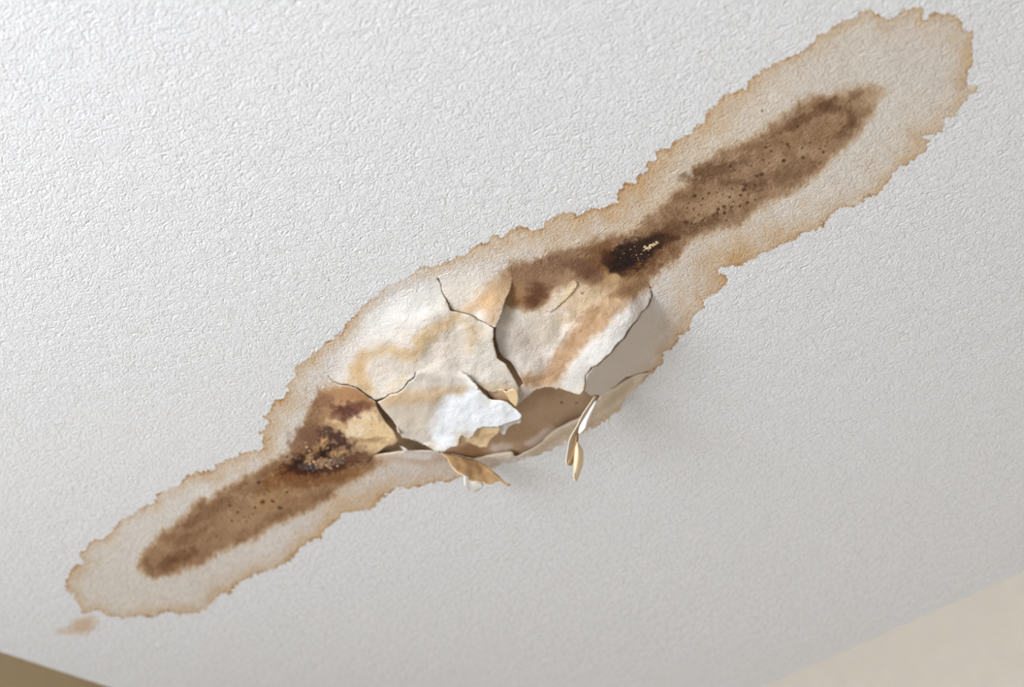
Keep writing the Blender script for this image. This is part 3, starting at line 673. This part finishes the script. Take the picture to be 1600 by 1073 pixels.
# brown flap on the left with the mould
C6L = [(588.5,627),(588,636),(592,644),(596,651),(601,658),(606,664),(612,671),(617,677),(620,684),(622,689),(617,694),(613,697),(603,697),(600,700),(596,703),(590,708),(585,711.5)]
hD = [(512,584,0),(498,612,0),(496,650,0),(503,676,0),(520,698,0),(548,712,0),(575,718,3),(585,711,6),(545,601,10),(560,606,14),(587,625,20),(596,651,23),(606,664,25),(622,689,26),(603,697,18),(550,650,12),(560,690,8),(480,640,-6),(510,720,-6)]
flap('paint_flap', [(512,584.5),(520,597),(530,601.3),(545,603),(560,609.3),(572,618.8),(586,628.5)] + C6L[1:] + [(575,722),(547,715),(519,701),(500,678),(493,650),(495,611),(509,584)], hD, 'flap_brown', seed=6, jag=.4, spacing=1.7, wr=.7, lift=.12, label='brown mould-stained flap at the left end')
# lower lips of the opening
lipT = [(700,712),(715,713),(728,716),(742,717),(765,712),(789,708.5),(796,707.5),(801,708),(804,713),(809,712),(819,707),(833,700),(847,692),(862,677),(872,671),(882,666),(892,661),(903,657),(917,648),(927,634),(936,621),(943,618),(950,613),(956,609),(964,604),(971,599),(980,593),(986,590),(992,586)]
pT = lipT + [(1013,582),(1024,579),(1003,614),(978,641),(942,661),(902,681),(861,701),(821,720),(780,727),(740,730),(712,735)]
hT = [(700,712,6),(742,717,5),(789,708.5,5),(804,713,5.5),(819,707,6),(847,692,7),(862,677,8),(903,657,11),(936,621,26),(956,609,22),(980,593,11),(992,585,5),(1022,577,0),(1000,612,0),(975,638,0),(940,657,0),(900,677,0),(860,697,0),(820,717,0),(780,724,0),(740,727,0),(715,737,0),(960,700,-8),(1020,640,-9),(860,740,-8)]
flap('paint_lip', pT, hT, 'lip', seed=7, jag=.4, wr=.5, lift=.12, spacing=2.6, thick=.003, rough=.45, label='raised rim of paint below the opening')
pU = [(583,712),(597,709.6),(609,708),(620,706.3),(630,705),(649,704.4),(662,704.4),(675,704.8),(686,706.5),(694,711),(702,722),(716,739),(690,752),(640,752),(588,739),(572,722)]
hU = [(583,712,5),(609,708,9),(649,704.4,11),(686,707,11),(696,712,9),(590,736,0),(640,749,0),(690,749,0),(715,737,0),(575,720,0),(640,775,-8),(560,735,-4)]
flap('paint_lip', pU, hU, 'lip_left', seed=8, jag=.3, wr=.5, lift=.12, thick=.0016, rough=.45, label='low rim of paint below the brown flap')

# torn plies under the white flap
def sheet(name, poly, cp, colr, thick=.0012, mats=None, spacing=2.4, jag=.5, seed=0, wr=1.0, label=None, mark=None, parent=BL):
    ring = densify(poly, 2.4, jag, seed); q, tr = tri(ring, spacing); u, v = q[:, 0], q[:, 1]
    h = tps(cp)(u, v) + wr * (1.2 * fbm(u / 18, v / 18, 80 + seed, 2))
    c = np.repeat(np.array(colr, float)[None], len(u), 0) + 4 * fbm(u / 12, v / 12, 84 + seed, 3)[:, None]
    if mark: c = mark(c, u, v)
    return tris_obj(name, place(u, v, h / 1000), tr, mats or [M_SMOOTH, M_BACK, M_EDGE], lin(np.clip(c, 5, 245)), thick, label=label, parent=parent)
def mk_y(c, u, v):
    return stroke(c, u, v, [(740,688),(770,678)], [1.5,1.5], (196,158,112), .6, feather=3, nz=1)
TB = sheet('torn_backing', [(722,676),(720,682),(717.5,690),(719,696),(725,694),(732,691.5),(740,695),(746,697),(751,700),(757,698.5),(762,699),(764,694),(765,690),(768,686),(772,682),(776,680),(779,677),(781,672),(779,660),(755,660),(740,664)],
      [(720,682,38),(719,696,30),(751,700,34),(765,690,38),(779,675,44),(779,660,48),(745,664,42),(740,690,35)], (232,204,164), seed=1, label='cream backing paper curling out under the white flap', mark=mk_y, wr=1.6)
TP = sheet('torn_ply', [(779,660),(778.5,668),(779,674),(782,676),(788,680),(790,677),(792,672),(795,667),(801,664),(807,661.5),(813,661.5),(814,657),(812,652),(795,654)],
      [(779,664,42),(788,680,39),(801,664,45),(813,660,48),(795,654,46)], (232,229,224), seed=2, label='white shred at the corner of the white flap')
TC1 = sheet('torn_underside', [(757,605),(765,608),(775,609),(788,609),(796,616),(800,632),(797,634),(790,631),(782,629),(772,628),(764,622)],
      [(757,605,39),(765,608,40),(788,609,43),(797,632,45),(782,627,43),(764,620,41)], (176,146,116), seed=3, jag=.2, label='tan underside showing in the crack, its shade put into the colour', wr=.4)  # underside sheet coloured brown to carry the shade inside the crack
TC2 = sheet('torn_corner', [(786,611),(791,612),(797,609),(802,607),(806,609),(809,615),(810,625),(808,634),(804,638),(800,633),(796,627),(793,619)],
      [(786,611,46.5),(797,609,49),(806,609,50.5),(810,625,51),(804,638,48),(796,627,46)], (220,192,150), seed=9, jag=.4, label='cream torn corner beside the wide crack', wr=.5, thick=.0008)
sheet('paper_sliver', [(624,696),(629,698),(636,702),(639,705),(634,706),(630,703)], [(624,696,8),(639,705,12),(630,703,10),(634,700,11)], (222,214,206), seed=4, jag=.2, spacing=1.5)

# hanging scrap below the opening: brown back towards us, white face curling under
def mk_v(c, u, v):
    c = blob(c, u, v, (742, 728), (30, 10), 28, (150, 112, 74), .5, feather=.8)
    return stroke(c, u, v, [(738,742),(752,748)], [.8,.8], (226,196,156), .6, feather=1.6, nz=.6)
SCRAP = sheet('hanging_scrap', [(689,706.5),(697,714),(700,720),(704,726),(708,731),(715,737),(723,742),(727,746),(731,749),(740,751),(748,753),(755,752),(757,756),(762,755),(768,757),(770,755),(772,754),(777,752),(781,751),(788,757),(794,760),(797,758),(799,757),(792,755),(787,750),(782,746),(777,741),(770,735),(762,729),(757,725),(751,722),(740,718),(725,714),(706,709)],
      [(689,706,14),(697,714,18),(708,731,30),(723,742,40),(757,756,46),(770,756,45),(799,757,42),(787,750,38),(777,741,32),(762,729,24),(740,718,14),(706,709,13),(740,738,32)], (190,154,110), mats=[M_SMOOTH, M_FLAP, M_EDGE], seed=5, label='brown scrap hanging from the left rim', mark=mk_v, thick=.0018)
HEM = sheet('curled_hem', [(721,741),(724,744),(725.5,749),(725.5,755),(726,760),(729,762.5),(731.5,767),(735,766.5),(739,768.5),(744,768.3),(749,766),(750,764),(753,763.5),(755,759),(758,755),(748,750),(738,748),(731,744)],
      [(721,741,41),(725.5,755,49),(726,760,51),(731,766,50),(744,768,47),(753,763,43),(757,755,40),(740,750,43)], (240,236,230), seed=6, jag=.7, thick=.0008, wr=1.4, label='white curled hem of the hanging scrap')

# the thin curled strip: lofts between two rails, cupped in depth
def loft(name, L, Rr, h0, h1, cup, colr, label=None, n=26, m=9, thick=.0012, colfn=None, tw=0, mats=None):
    L = np.array(L, float); Rr = np.array(Rr, float)
    def res(P, k):
        d = np.r_[0, np.cumsum(np.hypot(*np.diff(P, axis=0).T))]; s = np.linspace(0, d[-1], k)
        return np.stack([np.interp(s, d, P[:, 0]), np.interp(s, d, P[:, 1])], 1)
    a = res(L, n); b = res(Rr, n); V = []; UV = []
    for i in range(n):
        s = i / (n - 1)
        for j in range(m):
            t = j / (m - 1); p = a[i] * (1 - t) + b[i] * t
            h = h0 + (h1 - h0) * s + cup * 4 * t * (1 - t) * math.sin(math.pi * min(1, .15 + s)) + tw * (t - .5)
            V.append((p[0], p[1], h)); UV.append((t, s))
    V = np.array(V); UV = np.array(UV)
    q = []
    for i in range(n - 1):
        for j in range(m - 1):
            k = i * m + j; q.append((k, k + 1, k + m + 1, k + m))
    q = np.array(q); tr = np.vstack([q[:, [0, 1, 2]], q[:, [0, 2, 3]]])
    c = np.repeat(np.array(colr, float)[None], len(V), 0)
    if colfn: c = colfn(c, UV)
    return tris_obj(name, place(V[:, 0], V[:, 1], V[:, 2] / 1000), tr, mats or [M_SMOOTH, M_BACK, M_EDGE], lin(c), thick, label=label)
CR = (228, 210, 184)
STRIP = loft('curled_strip', [(931,618),(926,625),(920,634),(911,647),(903,664),(898,673),(894,679),(890,688),(888.5,697),(887,705),(885.5,715),(885,722),(887,727)],
     [(936,618),(931,628),(926,640),(920,654),(913,664),(907,672),(903,680),(901,690),(900,700),(896,708),(892,717),(889,724),(888,727.5)], 28, 78, -7, CR, label='long cream strip of paint hanging from the right of the opening', tw=-5)
E1 = loft('strip_edge', [(930,625),(923,635),(916,647),(910,657),(905,667),(903,676)], [(932,626),(927,640),(922,650),(918,659),(915.5,668),(905,677.5)], 36, 62, 3, (236, 234, 230), label='white outer edge of the hanging strip', m=6, n=18, tw=5)
E2 = loft('strip_groove_shade', [(899,680),(897,692),(893,706),(890,718),(887,726)], [(904,682),(903.8,692),(902.5,704),(899.5,716),(893,727.5)], 64, 86, 4, (160, 122, 82), label='groove of the hanging strip, its shade put into the brown colour', m=6, n=14)  # shade of the groove built as a brown sheet over the strip
E3 = loft('strip_tip', [(902,690),(898.5,698),(897,708),(896,724),(896.5,738),(897.5,747),(900,751)], [(903.5,691),(907.5,697),(911,703),(912,711),(911,726),(905.5,742),(901,751.5)], 70, 98, 6, (236, 214, 178), label='cream tip of the hanging strip', m=9, tw=-5)

for ch, pa in ((TB, FLAP_A), (TP, FLAP_A), (TC1, FLAP_A), (TC2, FLAP_A), (FLAKE, FLAP_R), (HEM, SCRAP), (E1, STRIP), (E2, STRIP), (E3, STRIP)): ch.parent = pa

# ------------------------------------------------------------------ mould crust and resin beads: tiny lumps, far too small to pick apart
def crumbs(name, spots, mat, parent, org, hf, seed, flat=.45):
    rs = np.random.RandomState(seed); VV = []; FF = []
    t = (1 + 5 ** .5) / 2
    iv = np.array([(-1,t,0),(1,t,0),(-1,-t,0),(1,-t,0),(0,-1,t),(0,1,t),(0,-1,-t),(0,1,-t),(t,0,-1),(t,0,1),(-t,0,-1),(-t,0,1)]) / math.hypot(1, t)
    ifc = np.array([(0,11,5),(0,5,1),(0,1,7),(0,7,10),(0,10,11),(1,5,9),(5,11,4),(11,10,2),(10,7,6),(7,1,8),(3,9,4),(3,4,2),(3,2,6),(3,6,8),(3,8,9),(4,9,5),(2,4,11),(6,2,10),(8,6,7),(9,8,1)])
    cols = []
    for (u, v, r, c) in spots:
        p = place(u, v, hf(u, v) / 1000); rr = r * .00075
        q = iv * rr * rs.uniform(.6, 1.25, (12, 1)) * np.array([rs.uniform(.8, 1.5), rs.uniform(.8, 1.5), flat])
        a = rs.uniform(0, 6.28); q = q @ np.array([[math.cos(a), -math.sin(a), 0], [math.sin(a), math.cos(a), 0], [0, 0, 1]])
        FF.append(ifc + 12 * len(VV)); VV.append(q + p); cols += [c] * 12
    o = mesh_obj(name, np.vstack(VV), np.vstack(FF), mat, parent=parent, origin=org, col=lin(np.array(cols)))
    o['kind'] = 'stuff'; return o
rs = np.random.RandomState(11); sp = []
for (cu, cv, su, sv, n, cc, r0, r1) in ((505,724,16,5,26,(196,156,116),1.5,4),(484,716,5,9,14,(200,158,110),1.3,3),(507,692,4,8,12,(202,158,108),1.3,3.2),(530,708,11,4,14,(204,164,114),1.4,3.4),(485,731,10,3,22,(120,108,104),1.2,2.8),
        (525,720,13,4,26,(150,124,104),1.2,2.4),(513,678,6,4,8,(186,148,110),1.0,2),(545,647,12,4,12,(150,116,96),.9,1.8)):
    for _ in range(n):
        k = rs.uniform(.7, 1.05); gc = np.array(cc) * .8 + np.mean(cc) * .17; sp.append((rs.normal(cu, su * .7), rs.normal(cv, sv * .7), rs.uniform(r0, r1), tuple(np.clip(gc * k, 0, 240))))
fD = tps(hD)
def hcr(u, v):
    h = float(fD(np.array([float(u)]), np.array([float(v)]))[0]) if v < 719 and u > 495 else 0
    h = max(h, 0); return h * h / (h + 5.0) + .1
M_CRUST = paint_material('mould_crust', strength=.4, dist=.0006)
o = crumbs('mould_crust', sp, M_CRUST, BL, bl_org, hcr, 3); o['label'] = 'crusty tan and grey mould growth'
M_RESIN, nt, N, L, B = nodes_of('amber_resin')
B.inputs['Base Color'].default_value = (.55, .33, .12, 1); B.inputs['Roughness'].default_value = .18; B.inputs['Specular IOR Level'].default_value = .8; B.inputs['Coat Weight'].default_value = .6
nz_ = nd(N, 'ShaderNodeTexNoise'); nz_.inputs['Scale'].default_value = 500; mx = nd(N, 'ShaderNodeMix', data_type='RGBA'); L.new(nz_.outputs['Fac'], mx.inputs[0])
mx.inputs[6].default_value = (.30, .15, .05, 1); mx.inputs[7].default_value = (.95, .75, .45, 1); L.new(mx.outputs[2], B.inputs['Base Color'])
sp = []
for _ in range(16): t = rs.rand(); sp.append((1008 + 22 * t + rs.normal(0, 1.2), 388 - 9 * t + rs.normal(0, 1.5), rs.uniform(.8, 2.2), (200, 150, 90)))
sp += [(1012,388,3.2,(220,180,120)),(1016,387,3,(220,180,120)),(1021,384,2,(220,180,120))]
for _ in range(26): sp.append((rs.normal(990, 22), rs.normal(395, 8), rs.uniform(.5, .9), (180, 130, 80)))
for _ in range(4): sp.append((rs.normal(948, 2), rs.normal(418, 1.5), rs.uniform(.5, .9), (180, 130, 80)))
sz = float(STORG[2]); o = crumbs('resin_beads', sp, M_RESIN, STAIN, STORG, lambda u, v: .1, 4); o['label'] = 'glistening amber beads on the darkest spot'
